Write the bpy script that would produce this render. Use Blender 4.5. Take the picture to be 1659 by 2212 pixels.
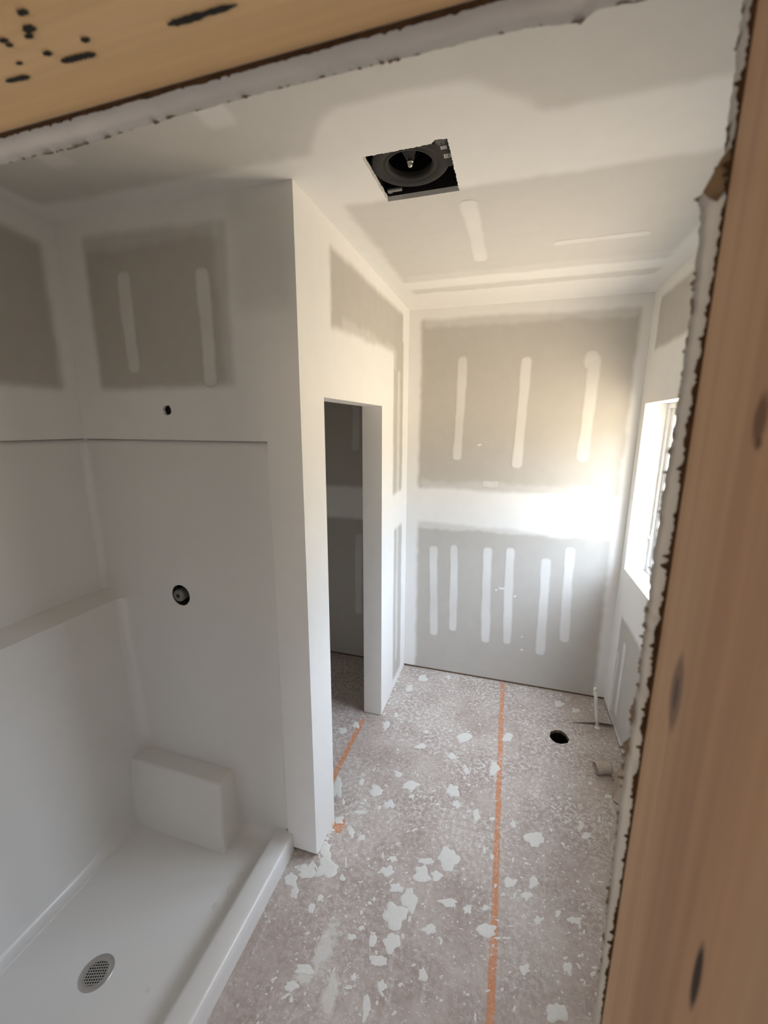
import bpy, bmesh, math, random
import numpy as np
from mathutils import Vector, Matrix
from mathutils.geometry import tessellate_polygon

for o in list(bpy.data.objects):
    bpy.data.objects.remove(o, do_unlink=True)
SC = bpy.context.scene
COL = SC.collection

# ------------------------------------------------------------------ camera
IW, IH = 1659.0, 2212.0
F_PX, PITCH, YAW, ROLL, CAM_H = 897.33, -0.2063, 0.2929, 0.004, 1.9508
_f = Vector((-math.sin(YAW) * math.cos(PITCH), math.cos(YAW) * math.cos(PITCH), math.sin(PITCH)))
_r0 = _f.cross(Vector((0, 0, 1))).normalized()
_u0 = _r0.cross(_f)
_r = math.cos(ROLL) * _r0 + math.sin(ROLL) * _u0
_u = -math.sin(ROLL) * _r0 + math.cos(ROLL) * _u0
CAM = Vector((0, 0, CAM_H))
cd = bpy.data.cameras.new('camera')
cam = bpy.data.objects.new('camera', cd)
COL.objects.link(cam)
cam.matrix_world = Matrix(((_r.x, _u.x, -_f.x, 0), (_r.y, _u.y, -_f.y, 0), (_r.z, _u.z, -_f.z, CAM_H), (0, 0, 0, 1)))
cd.sensor_fit = 'HORIZONTAL'
cd.sensor_width = 36.0
cd.lens = F_PX / IW * 36.0
cd.clip_start = 0.01
cd.clip_end = 200
cd.dof.use_dof = True
cd.dof.focus_distance = 1.7
cd.dof.aperture_fstop = 17.0
SC.camera = cam
SC.cycles.max_bounces = 7
SC.cycles.diffuse_bounces = 6
SC.cycles.glossy_bounces = 3
SC.cycles.caustics_reflective = False
SC.cycles.caustics_refractive = False

# ------------------------------------------------------------------ world, exposure
SC.view_settings.view_transform = 'Standard'
SC.view_settings.look = 'None'
SC.view_settings.gamma = 1.0
SC.view_settings.use_curve_mapping = False
SC.view_settings.exposure = 0.16
SKY = 21.5
w = bpy.data.worlds.new('daylight')
SC.world = w
w.use_nodes = True
nt = w.node_tree
nt.nodes.clear()
wo = nt.nodes.new('ShaderNodeOutputWorld')
bg = nt.nodes.new('ShaderNodeBackground')
tc = nt.nodes.new('ShaderNodeTexCoord')
sx = nt.nodes.new('ShaderNodeSeparateXYZ')
mr = nt.nodes.new('ShaderNodeMapRange')
mr.inputs['From Min'].default_value = -1
mr.inputs['From Max'].default_value = 1
cr = nt.nodes.new('ShaderNodeValToRGB')
cr.color_ramp.elements[0].position = 0.0
cr.color_ramp.elements[0].color = (0.51, 0.415, 0.305, 1)       # bright bare ground
cr.color_ramp.elements[1].position = 1.0
cr.color_ramp.elements[1].color = (0.72, 0.81, 0.97, 1)       # overcast: brightest overhead
for p_, c_ in ((0.27, (0.485, 0.395, 0.29)), (0.455, (0.455, 0.37, 0.265)), (0.49, (0.20, 0.19, 0.16)), (0.54, (0.20, 0.20, 0.19)),    # dark horizon band, added to weaken level light through the window
               (0.59, (0.39, 0.44, 0.52)), (0.75, (0.57, 0.645, 0.78))):
    e = cr.color_ramp.elements.new(p_)
    e.color = c_ + (1,)
nt.links.new(tc.outputs['Generated'], sx.inputs[0])
nt.links.new(sx.outputs['Z'], mr.inputs['Value'])
nt.links.new(mr.outputs[0], cr.inputs[0])
nt.links.new(cr.outputs[0], bg.inputs['Color'])
bg.inputs['Strength'].default_value = SKY
nt.links.new(bg.outputs[0], wo.inputs[0])


def portal(name, loc, rot, sx_, sy_):
    l = bpy.data.lights.new(name, 'AREA')
    l.shape = 'RECTANGLE'
    l.size, l.size_y = sx_, sy_
    l.cycles.is_portal = True
    o = bpy.data.objects.new(name, l)
    COL.objects.link(o)
    o.location = loc
    o.rotation_euler = rot
    return o


# ------------------------------------------------------------------ room dimensions (metres)
H = 2.7324
XL, YS, YF, XR = -0.7359, 1.391, 3.0342, 0.7636
YD1, YD2, ZD, TW = 1.5927, 2.393, 2.06, 0.1237
YW1, YW0, ZW0, ZW1, RW = 2.9452, 1.73, 1.0325, 2.0849, 0.1212
YA, ZH, XJ, TG = 0.1496, 2.0614, 0.0476, 0.0127
XP, ZP, XB = -0.879, 1.888, -1.797
XO = -0.72            # left side of the rough opening
portal('window_portal', (XR + 0.30, (YW0 + YW1) / 2, (ZW0 + ZW1) / 2), (0, math.radians(90), 0), ZW1 - ZW0 + .1, YW1 - YW0 + .1)
portal('hall_fill_portal', (-0.6, -2.85, 1.50), (math.radians(90), 0, 0), 1.06, 1.06)  # samples the unseen hall opening, added to light the framing


def at(px, py, axis, val):
    """the point of the plane axis=val seen at pixel (px, py)"""
    d = _f + _r * ((px - IW / 2) / F_PX) - _u * ((py - IH / 2) / F_PX)
    i = 'xyz'.index(axis)
    t = (val - CAM[i]) / d[i]
    return CAM + d * t


# ------------------------------------------------------------------ helpers
def tag(o, label=None, cat=None, group=None, kind=None):
    if label: o['label'] = label
    if cat: o['category'] = cat
    if group: o['group'] = group
    if kind: o['kind'] = kind
    return o


def link(name, me, m=None, parent=None):
    o = bpy.data.objects.new(name, me)
    COL.objects.link(o)
    if m is not None and not me.materials:
        me.materials.append(m)
    if parent is not None:
        o.parent = parent
    return o


def mesh(name, verts, faces, m=None, parent=None, smooth=False, attr=None):
    me = bpy.data.meshes.new(name)
    me.from_pydata([tuple(v) for v in verts], [], faces)
    if smooth:
        me.polygons.foreach_set('use_smooth', [True] * len(me.polygons))
    if attr is not None:
        a = me.attributes.new('mud', 'FLOAT', 'POINT')
        a.data.foreach_set('value', np.asarray(attr, dtype=np.float32))
    me.validate()
    me.update()
    return link(name, me, m, parent)


def empty(name, loc=(0, 0, 0)):
    o = bpy.data.objects.new(name, None)
    COL.objects.link(o)
    o.empty_display_size = 0.05
    o.location = loc
    bpy.context.view_layer.update()
    return o


def bm_obj(name, bm, m, parent=None, smooth=False, origin=None):
    me = bpy.data.meshes.new(name)
    bmesh.ops.recalc_face_normals(bm, faces=bm.faces)
    bm.to_mesh(me)
    bm.free()
    if smooth:
        me.polygons.foreach_set('use_smooth', [True] * len(me.polygons))
    o = link(name, me, m)
    if parent is not None:
        o.parent = parent
        o.matrix_parent_inverse = parent.matrix_world.inverted()
    return o


def bm_box(bm, x0, x1, y0, y1, z0, z1, bev=0.0, seg=2):
    r = bmesh.ops.create_cube(bm, size=1.0)
    vs = r['verts']
    for v in vs:
        v.co = Vector(((x0 + x1) / 2 + v.co.x * (x1 - x0), (y0 + y1) / 2 + v.co.y * (y1 - y0), (z0 + z1) / 2 + v.co.z * (z1 - z0)))
    if bev > 0:
        es = list({e for v in vs for e in v.link_edges})
        bmesh.ops.bevel(bm, geom=es, offset=bev, segments=seg, profile=0.5, affect='EDGES')


def box(name, x0, x1, y0, y1, z0, z1, m, parent=None, bev=0.0, seg=2):
    bm = bmesh.new()
    bm_box(bm, x0, x1, y0, y1, z0, z1, bev, seg)
    return bm_obj(name, bm, m, parent)


def bm_lathe(bm, prof, n=48, center=(0, 0, 0), axis='z', close=False):
    """prof: (radius, height) list, revolved about axis through center"""
    c = Vector(center)
    rings = []
    for r, h in prof:
        ring = []
        for i in range(n):
            a = 2 * math.pi * i / n
            p = (r * math.cos(a), r * math.sin(a), h)
            if axis == 'y': p = (p[0], h, p[1])
            elif axis == 'x': p = (h, p[0], p[1])
            ring.append(bm.verts.new(c + Vector(p)))
        rings.append(ring)
    for a, b in zip(rings, rings[1:]):
        for i in range(n):
            bm.faces.new((a[i], a[(i + 1) % n], b[(i + 1) % n], b[i]))
    if close:
        bm.faces.new(rings[0])
        bm.faces.new(rings[-1])


def bm_tube(bm, pts, r, n=12, caps=True):
    pts = [Vector(p) for p in pts]
    rings = []
    for i, p in enumerate(pts):
        t = (pts[min(i + 1, len(pts) - 1)] - pts[max(i - 1, 0)]).normalized()
        a = t.orthogonal().normalized()
        if abs(t.z) < .9: a = t.cross(Vector((0, 0, 1))).normalized()
        else: a = t.cross(Vector((1, 0, 0))).normalized()
        b = t.cross(a)
        rr = r[i] if isinstance(r, (list, tuple)) else r
        rings.append([bm.verts.new(p + a * rr * math.cos(2 * math.pi * k / n) + b * rr * math.sin(2 * math.pi * k / n)) for k in range(n)])
    for a, b in zip(rings, rings[1:]):
        for i in range(n):
            bm.faces.new((a[i], a[(i + 1) % n], b[(i + 1) % n], b[i]))
    if caps:
        bm.faces.new(rings[0])
        bm.faces.new(rings[-1])


# value noise, vectorised
_rng = np.random.RandomState(7)
_tab = _rng.rand(64, 64)


def vnoise(u, v, s):
    u = np.asarray(u, dtype=float) * s + 100.0
    v = np.asarray(v, dtype=float) * s + 100.0
    iu, iv = np.floor(u).astype(int), np.floor(v).astype(int)
    fu, fv = u - iu, v - iv
    fu, fv = fu * fu * (3 - 2 * fu), fv * fv * (3 - 2 * fv)
    g = lambda a, b: _tab[a % 64, b % 64]
    return (g(iu, iv) * (1 - fu) + g(iu + 1, iv) * fu) * (1 - fv) + (g(iu, iv + 1) * (1 - fu) + g(iu + 1, iv + 1) * fu) * fv


def sstep(x, a, b):
    t = np.clip((x - a) / (b - a), 0, 1)
    return t * t * (3 - 2 * t)


def rect_mask(u, v, u0, u1, v0, v1, feather=0.025, wob=0.02, tilt0=0.0, tilt1=0.0, rad=0.02):
    """1 inside bare paper rectangle, feathered; tilt shifts the v0/v1 edges along u"""
    tt = (u - u0) / max(u1 - u0, 1e-6)
    a0 = v0 + tilt0 * tt
    a1 = v1 + tilt1 * tt
    du = np.maximum(u0 - u, u - u1) + rad
    dv = np.maximum(a0 - v, v - a1) + rad
    d = np.minimum(np.maximum(du, dv), 0) + np.hypot(np.maximum(du, 0), np.maximum(dv, 0)) - rad
    d = d + .55 * wob * (vnoise(u, v, 6) - .5) + wob * .4 * (vnoise(u, v, 26) - .5)
    return 1 - sstep(d, -feather, feather)


# ------------------------------------------------------------------ materials
def newmat(name):
    m = bpy.data.materials.new(name)
    m.use_nodes = True
    n = m.node_tree.nodes
    l = m.node_tree.links
    b = n['Principled BSDF']
    return m, n, l, b


def plain(name, col, rough=0.6, metal=0.0, spec=0.5, noise=0.0, nscale=20, bump=0.0, bscale=200):
    m, n, l, b = newmat(name)
    b.inputs['Roughness'].default_value = rough
    b.inputs['Metallic'].default_value = metal
    b.inputs['Specular IOR Level'].default_value = spec
    g = n.new('ShaderNodeNewGeometry')
    t = n.new('ShaderNodeTexNoise')
    t.inputs['Scale'].default_value = nscale
    t.inputs['Detail'].default_value = 1
    l.new(g.outputs['Position'], t.inputs['Vector'])
    mx = n.new('ShaderNodeMix')
    mx.data_type = 'RGBA'
    mx.inputs['A'].default_value = tuple(c * (1 - noise) for c in col[:3]) + (1,)
    mx.inputs['B'].default_value = tuple(min(1, c * (1 + noise)) for c in col[:3]) + (1,)
    l.new(t.outputs['Fac'], mx.inputs['Factor'])
    l.new(mx.outputs['Result'], b.inputs['Base Color'])
    if bump > 0:
        t2 = n.new('ShaderNodeTexNoise')
        t2.inputs['Scale'].default_value = bscale
        l.new(g.outputs['Position'], t2.inputs['Vector'])
        bp = n.new('ShaderNodeBump')
        bp.inputs['Strength'].default_value = bump
        bp.inputs['Distance'].default_value = 0.002
        l.new(t2.outputs['Fac'], bp.inputs['Height'])
        l.new(bp.outputs[0], b.inputs['Normal'])
    return m


PAPER = (0.53, 0.505, 0.465)
MUD = (0.85, 0.84, 0.82)


def drywall_mat():
    m, n, l, b = newmat('drywall')
    a = n.new('ShaderNodeAttribute')
    a.attribute_name = 'mud'
    g = n.new('ShaderNodeNewGeometry')
    t = n.new('ShaderNodeTexNoise')
    t.inputs['Scale'].default_value = 14
    t.inputs['Detail'].default_value = 2
    l.new(g.outputs['Position'], t.inputs['Vector'])
    # paper and compound tints with slight mottling
    pm = n.new('ShaderNodeMix'); pm.data_type = 'RGBA'
    pm.inputs['A'].default_value = tuple(c * .95 for c in PAPER) + (1,)
    pm.inputs['B'].default_value = tuple(c * 1.05 for c in PAPER) + (1,)
    cm = n.new('ShaderNodeMix'); cm.data_type = 'RGBA'
    cm.inputs['A'].default_value = tuple(c * .97 for c in MUD) + (1,)
    cm.inputs['B'].default_value = tuple(c * 1.02 for c in MUD) + (1,)
    l.new(t.outputs['Fac'], pm.inputs['Factor'])
    l.new(t.outputs['Fac'], cm.inputs['Factor'])
    mx = n.new('ShaderNodeMix'); mx.data_type = 'RGBA'
    l.new(a.outputs['Fac'], mx.inputs['Factor'])
    l.new(pm.outputs['Result'], mx.inputs['A'])
    l.new(cm.outputs['Result'], mx.inputs['B'])
    l.new(mx.outputs['Result'], b.inputs['Base Color'])
    b.inputs['Roughness'].default_value = 0.85
    b.inputs['Specular IOR Level'].default_value = 0.25
    return m


M_DRY = drywall_mat()
M_GYP = plain('gypsum_core', (0.60, 0.58, 0.545), 0.95, spec=.1, noise=.06, nscale=60, bump=.10, bscale=900)
M_BROWN = plain('torn_brown_paper', (0.045, 0.024, 0.012), 0.95, spec=.1, noise=.6, nscale=250)
M_KRAFT = plain('kraft_paper', (0.15, 0.112, 0.08), 0.9, spec=.15, noise=.2, nscale=40)
M_ACRYL = plain('white_acrylic', (0.80, 0.79, 0.775), 0.28, spec=.5, noise=.012, nscale=6)
M_VINYL = plain('white_vinyl', (0.82, 0.82, 0.81), 0.35, noise=.01)
M_PEX = plain('white_pipe', (0.80, 0.78, 0.72), 0.4, noise=.03)
M_CHROME = plain('brushed_steel', (0.55, 0.54, 0.53), 0.38, metal=.85, noise=.1, nscale=90)
M_BLACK = plain('black_metal', (0.022, 0.021, 0.020), 0.45, noise=.25, nscale=50)
M_DARKGREY = plain('dark_grey_metal', (0.026, 0.024, 0.022), 0.6, spec=.25, noise=.2, nscale=40)
M_GREYPL = plain('grey_plastic', (0.21, 0.205, 0.195), 0.5, noise=.15, nscale=80)
M_CAVITY_SHADE = plain('cavity_shade', (0.012, 0.011, 0.010), 0.9, spec=.05, noise=.2)  # near-black that paints in the shade inside openings
M_INK = plain('black_ink', (0.030, 0.028, 0.026), 0.8, spec=.2, noise=.4, nscale=400)
M_PRINT = plain('white_print', (0.55, 0.54, 0.52), 0.7, noise=.05)
M_MUD = plain('joint_compound', (0.74, 0.725, 0.69), 0.8, spec=.3, noise=.05, nscale=90, bump=.35, bscale=260)
M_CHUNK = plain('broken_board', (0.15, 0.105, 0.065), 0.95, spec=.1, noise=.35, nscale=200)
M_SUB = plain('raw_subfloor', (0.17, 0.115, 0.075), 0.9, spec=.15, noise=.35, nscale=60)


def floor_color(n, l, orange=False):
    """dusty mauve-grey floor paper, trampled compound and scuffs; returns a colour socket and a height socket"""
    g = n.new('ShaderNodeNewGeometry')
    pos = g.outputs['Position']

    def noise(scale, detail=4, rough=.55, vec=None, dist=0.0):
        t = n.new('ShaderNodeTexNoise')
        t.inputs['Scale'].default_value = scale
        t.inputs['Detail'].default_value = detail
        t.inputs['Roughness'].default_value = rough
        t.inputs['Distortion'].default_value = dist
        l.new(vec or pos, t.inputs['Vector'])
        return t.outputs['Fac']

    def ramp(s, a, b):
        r = n.new('ShaderNodeMapRange')
        r.interpolation_type = 'SMOOTHSTEP'
        r.inputs['From Min'].default_value = a
        r.inputs['From Max'].default_value = b
        l.new(s, r.inputs['Value'])
        return r.outputs[0]

    def math_(op, a, b):
        m_ = n.new('ShaderNodeMath')
        m_.operation = op
        for i, q in enumerate((a, b)):
            if isinstance(q, (int, float)): m_.inputs[i].default_value = q
            else: l.new(q, m_.inputs[i])
        return m_.outputs[0]

    def mix(f, a, b):
        m_ = n.new('ShaderNodeMix')
        m_.data_type = 'RGBA'
        if isinstance(f, float): m_.inputs['Factor'].default_value = f
        else: l.new(f, m_.inputs['Factor'])
        for k, q in (('A', a), ('B', b)):
            if isinstance(q, tuple): m_.inputs[k].default_value = q + (1,)
            else: l.new(q, m_.inputs[k])
        return m_.outputs['Result']

    if orange:
        base = mix(noise(30), (0.56, 0.235, 0.115), (0.66, 0.30, 0.16))
        wear = ramp(noise(26, 6, .7), .54, .68)
        base = mix(math_('MULTIPLY', wear, .75), base, (0.50, 0.43, 0.375))
    else:
        base = mix(ramp(noise(4, 4), .36, .64), (0.41, 0.335, 0.30), (0.53, 0.46, 0.42))
        base = mix(math_('MULTIPLY', ramp(noise(34, 3, .7), .45, .75), .45), base, (0.32, 0.255, 0.225))
    # chalky dust, heavier in broad patches
    patch = ramp(noise(2.2, 3), .34, .62)
    dust = math_('MULTIPLY', ramp(noise(44, 5, .82), .45, .60), math_('ADD', math_('MULTIPLY', patch, .70), .30))
    # most trodden towards the window end
    sp_ = n.new('ShaderNodeSeparateXYZ')
    l.new(pos, sp_.inputs[0])
    dust = math_('MULTIPLY', dust, math_('ADD', math_('MULTIPLY', ramp(sp_.outputs['Y'], 1.1, 2.2), .55), .45))
    base = mix(math_('MULTIPLY', dust, .40 if orange else .90), base, (0.76, 0.73, 0.70))
    # elongated scrapes
    mp = n.new('ShaderNodeMapping')
    mp.inputs['Rotation'].default_value = (0, 0, .9)
    mp.inputs['Scale'].default_value = (1, 3.2, 1)
    l.new(pos, mp.inputs['Vector'])
    scr = ramp(noise(38, 3, .6, mp.outputs[0], .6), .63, .68)
    base = mix(math_('MULTIPLY', scr, .8), base, (0.72, 0.70, 0.67))
    mp3 = n.new('ShaderNodeMapping')
    mp3.inputs['Rotation'].default_value = (0, 0, -.25)
    mp3.inputs['Scale'].default_value = (2.6, .8, 1)
    l.new(pos, mp3.inputs['Vector'])
    sm = math_('MULTIPLY', ramp(noise(3.2, 6, .7, mp3.outputs[0], .8), .56, .68), ramp(noise(70, 3, .8), .40, .62))
    base = mix(math_('MULTIPLY', sm, .25 if orange else .75), base, (0.72, 0.70, 0.66))
    # two scraped smears near the shower threshold
    if not orange:
        for (sx_, sy_, hx, hy) in ((700, 2050, .050, .13), (712, 2150, .040, .10), (655, 2110, .05, .03)):
            c_ = at(sx_, sy_, 'z', 0)
            sub = n.new('ShaderNodeVectorMath'); sub.operation = 'SUBTRACT'
            l.new(pos, sub.inputs[0]); sub.inputs[1].default_value = (c_.x, c_.y, 0)
            dv = n.new('ShaderNodeVectorMath'); dv.operation = 'DIVIDE'
            l.new(sub.outputs[0], dv.inputs[0]); dv.inputs[1].default_value = (hx, hy, 1)
            ln = n.new('ShaderNodeVectorMath'); ln.operation = 'LENGTH'
            l.new(dv.outputs[0], ln.inputs[0])
            k_ = math_('SUBTRACT', 1.0, ramp(math_('ADD', ln.outputs['Value'], math_('MULTIPLY', noise(26, 5, .8), 2.4)), 1.55, 2.05))
            base = mix(math_('MULTIPLY', k_, .8), base, (0.70, 0.68, 0.64))
    # small flecks
    vo = n.new('ShaderNodeTexVoronoi')
    vo.inputs['Scale'].default_value = 26
    vo.inputs['Randomness'].default_value = 1
    l.new(pos, vo.inputs['Vector'])
    fl = math_('SUBTRACT', 1.0, ramp(math_('ADD', vo.outputs['Distance'], math_('MULTIPLY', noise(90, 2), .22)), .20, .26))
    base = mix(math_('MULTIPLY', fl, .85), base, (0.72, 0.70, 0.66))
    hgt = math_('ADD', math_('MULTIPLY', fl, .6), math_('MULTIPLY', dust, .3))
    return base, hgt


def floor_mat(name, orange):
    m, n, l, b = newmat(name)
    c, h = floor_color(n, l, orange)
    l.new(c, b.inputs['Base Color'])
    b.inputs['Roughness'].default_value = 0.68
    b.inputs['Specular IOR Level'].default_value = 0.35
    bp = n.new('ShaderNodeBump')
    bp.inputs['Strength'].default_value = 0.35
    bp.inputs['Distance'].default_value = 0.002
    l.new(h, bp.inputs['Height'])
    l.new(bp.outputs[0], b.inputs['Normal'])
    return m


M_FLOOR = floor_mat('dusty_floor_paper', False)
M_ORANGE = floor_mat('orange_floor_stripe', True)


def wood_mat(name, along, cols, knots=(), scale=1.0):
    """pine: grain along axis; knots = (center, half sizes (x,y,z), darkness)"""
    m, n, l, b = newmat(name)
    g = n.new('ShaderNodeNewGeometry')
    mp = n.new('ShaderNodeMapping')
    s = [22.0 * scale] * 3
    s['xyz'.index(along)] = 0.9 * scale
    mp.inputs['Scale'].default_value = s
    l.new(g.outputs['Position'], mp.inputs['Vector'])
    t = n.new('ShaderNodeTexNoise')
    t.inputs['Scale'].default_value = 1.6
    t.inputs['Detail'].default_value = 3
    t.inputs['Distortion'].default_value = .25
    l.new(mp.outputs[0], t.inputs['Vector'])
    r = n.new('ShaderNodeValToRGB')
    el = r.color_ramp.elements
    el[0].position, el[0].color = .30, cols[0] + (1,)
    el[1].position, el[1].color = .72, cols[-1] + (1,)
    for i, c in enumerate(cols[1:-1]):
        q = el.new(.30 + .42 * (i + 1) / (len(cols) - 1))
        q.color = c + (1,)
    l.new(t.outputs['Fac'], r.inputs[0])
    mp2 = n.new('ShaderNodeMapping')
    s2 = [260.0] * 3
    s2['xyz'.index(along)] = 5
    mp2.inputs['Scale'].default_value = s2
    l.new(g.outputs['Position'], mp2.inputs['Vector'])
    t2 = n.new('ShaderNodeTexNoise')
    t2.inputs['Scale'].default_value = 1.0
    t2.inputs['Detail'].default_value = 4
    l.new(mp2.outputs[0], t2.inputs['Vector'])
    hs = n.new('ShaderNodeMix'); hs.data_type = 'RGBA'; hs.blend_type = 'MULTIPLY'
    hs.inputs['Factor'].default_value = .35
    l.new(r.outputs[0], hs.inputs['A'])
    l.new(t2.outputs['Fac'], hs.inputs['B'])
    gm = n.new('ShaderNodeMix'); gm.data_type = 'RGBA'; gm.blend_type = 'MULTIPLY'
    gm.inputs['Factor'].default_value = 1
    gm.inputs['B'].default_value = (1.2, 1.2, 1.2, 1)
    l.new(hs.outputs['Result'], gm.inputs['A'])
    col = gm.outputs['Result']
    for (c, hsz, kc, k0, k1) in knots:
        sub = n.new('ShaderNodeVectorMath'); sub.operation = 'SUBTRACT'
        l.new(g.outputs['Position'], sub.inputs[0])
        sub.inputs[1].default_value = c
        dv = n.new('ShaderNodeVectorMath'); dv.operation = 'DIVIDE'
        l.new(sub.outputs[0], dv.inputs[0])
        dv.inputs[1].default_value = hsz
        ln = n.new('ShaderNodeVectorMath'); ln.operation = 'LENGTH'
        l.new(dv.outputs[0], ln.inputs[0])
        ad = n.new('ShaderNodeMath'); ad.operation = 'MULTIPLY_ADD'
        l.new(t2.outputs['Fac'], ad.inputs[0]); ad.inputs[1].default_value = .5
        l.new(ln.outputs['Value'], ad.inputs[2])
        rr = n.new('ShaderNodeMapRange'); rr.interpolation_type = 'SMOOTHSTEP'
        rr.inputs['From Min'].default_value = k0
        rr.inputs['From Max'].default_value = k1
        rr.inputs['To Min'].default_value = 1
        rr.inputs['To Max'].default_value = 0
        l.new(ad.outputs[0], rr.inputs['Value'])
        mx = n.new('ShaderNodeMix'); mx.data_type = 'RGBA'
        l.new(rr.outputs[0], mx.inputs['Factor'])
        l.new(col, mx.inputs['A'])
        mx.inputs['B'].default_value = kc + (1,)
        col = mx.outputs['Result']
    l.new(col, b.inputs['Base Color'])
    b.inputs['Roughness'].default_value = .6
    b.inputs['Specular IOR Level'].default_value = .3
    return m


def glass_mat():
    m, n, l, b = newmat('window_glass')
    n.remove(b)
    out = n['Material Output']
    tr = n.new('ShaderNodeBsdfTransparent')
    tr.inputs['Color'].default_value = (0.97, 0.985, 0.98, 1)
    gl = n.new('ShaderNodeBsdfGlossy')
    gl.inputs['Roughness'].default_value = .02
    fr = n.new('ShaderNodeFresnel')
    fr.inputs['IOR'].default_value = 1.3
    mx = n.new('ShaderNodeMixShader')
    # only the outer faces reflect; the ray leaving the pane passes straight on
    gb = n.new('ShaderNodeNewGeometry')
    ob = n.new('ShaderNodeMath'); ob.operation = 'SUBTRACT'; ob.inputs[0].default_value = 1.0
    l.new(gb.outputs['Backfacing'], ob.inputs[1])
    ml = n.new('ShaderNodeMath'); ml.operation = 'MULTIPLY'
    l.new(fr.outputs[0], ml.inputs[0]); l.new(ob.outputs[0], ml.inputs[1])
    l.new(ml.outputs[0], mx.inputs['Fac'])
    l.new(tr.outputs[0], mx.inputs[1])
    l.new(gl.outputs[0], mx.inputs[2])
    l.new(mx.outputs[0], out.inputs['Surface'])
    return m


M_GLASS = glass_mat()


# ------------------------------------------------------------------ drywall sheets
def lines(a, b, step, cuts):
    ks = sorted({round(a, 5), round(b, 5)} | {round(c, 5) for c in cuts if a < c < b})
    out = []
    for p, q in zip(ks, ks[1:]):
        k = max(1, int(math.ceil((q - p) / step - 1e-6)))
        out += [p + (q - p) * i / k for i in range(k)]
    return np.array(out + [ks[-1]])


def sheet(name, o, ud, vd, nd, u0, u1, v0, v1, mask, thick=TG, step=.012, cuts=(), loops=(), parent=None):
    """A drywall sheet: front grid at o + u*ud + v*vd facing nd, a back face and edges. cuts: rectangles
    (ua, ub, va, vb) left out; loops: [(rect, outline)] openings with a free outline inside the rect."""
    o, ud, vd, nd = (np.array(q, float) for q in (o, ud, vd, nd))
    rects = list(cuts) + [r for r, _ in loops]
    us = lines(u0, u1, step, [q for r in rects for q in r[:2]])
    vs = lines(v0, v1, step, [q for r in rects for q in r[2:]])
    nu, nv = len(us), len(vs)
    U, V = np.meshgrid(us, vs, indexing='ij')
    keep = np.ones((nu - 1, nv - 1), bool)
    uc, vc = (us[1:] + us[:-1]) / 2, (vs[1:] + vs[:-1]) / 2
    for (a, b, c, d) in rects:
        keep &= ~(((uc > a) & (uc < b))[:, None] & ((vc > c) & (vc < d))[None, :])
    idx = np.arange(nu * nv).reshape(nu, nv)
    q = np.stack([idx[:-1, :-1], idx[1:, :-1], idx[1:, 1:], idx[:-1, 1:]], -1)[keep]
    if np.dot(np.cross(ud, vd), nd) < 0:
        q = q[:, ::-1]
    faces = [tuple(int(k) for k in f) for f in q]
    uu, vv = list(U.ravel()), list(V.ravel())
    for (a, b, c, d), loop in loops:
        iu = [i for i in range(nu) if a - 1e-4 <= us[i] <= b + 1e-4]
        iv = [i for i in range(nv) if c - 1e-4 <= vs[i] <= d + 1e-4]
        ring = [(i, iv[0]) for i in iu] + [(iu[-1], j) for j in iv[1:]] + [(i, iv[-1]) for i in iu[-2::-1]] + [(iu[0], j) for j in iv[-2:0:-1]]
        rid = [int(idx[i, j]) for i, j in ring]
        lid = []
        for (x, y) in loop:
            lid.append(len(uu)); uu.append(x); vv.append(y)
        allid = rid + lid
        tris = tessellate_polygon([[Vector((uu[k], vv[k], 0)) for k in rid], [Vector((uu[k], vv[k], 0)) for k in lid]])
        flip = np.dot(np.cross(ud, vd), nd) < 0
        for t in tris:
            A, B, C = (allid[k] for k in t)
            ar = (uu[B] - uu[A]) * (vv[C] - vv[A]) - (uu[C] - uu[A]) * (vv[B] - vv[A])
            if abs(ar) < 1e-12: continue
            if (ar < 0) != flip: A, C = C, A
            faces.append((A, B, C))
    uu, vv = np.array(uu), np.array(vv)
    P = o + uu[:, None] * ud + vv[:, None] * vd
    N = len(P)
    mud = np.clip(mask(uu, vv), 0, 1)
    # edges
    cnt = {}
    for f in faces:
        for a, b in zip(f, f[1:] + f[:1]):
            cnt[(a, b)] = 1
    side = [(a, b) for (a, b) in cnt if (b, a) not in cnt]
    # rim vertices are separate so that the edges stay crisp
    rimv = sorted({k for e in side for k in e})
    rmap = {k: 2 * N + i for i, k in enumerate(rimv)}
    bmap = {k: 2 * N + len(rimv) + i for i, k in enumerate(rimv)}
    back = [tuple(k + N for k in f[::-1]) for f in faces]
    rim = [(rmap[b], rmap[a], bmap[a], bmap[b]) for a, b in side]
    PB = P - nd * thick
    allP = np.concatenate([P, PB, P[rimv], PB[rimv]])
    me = bpy.data.meshes.new(name)
    me.from_pydata(allP.tolist(), [], faces + back + rim)
    at_ = me.attributes.new('mud', 'FLOAT', 'POINT')
    at_.data.foreach_set('value', np.concatenate([mud, np.zeros(N), np.ones(2 * len(rimv))]).astype(np.float32))
    me.update()
    ob = link(name, me, M_DRY, parent)
    return ob


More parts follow.
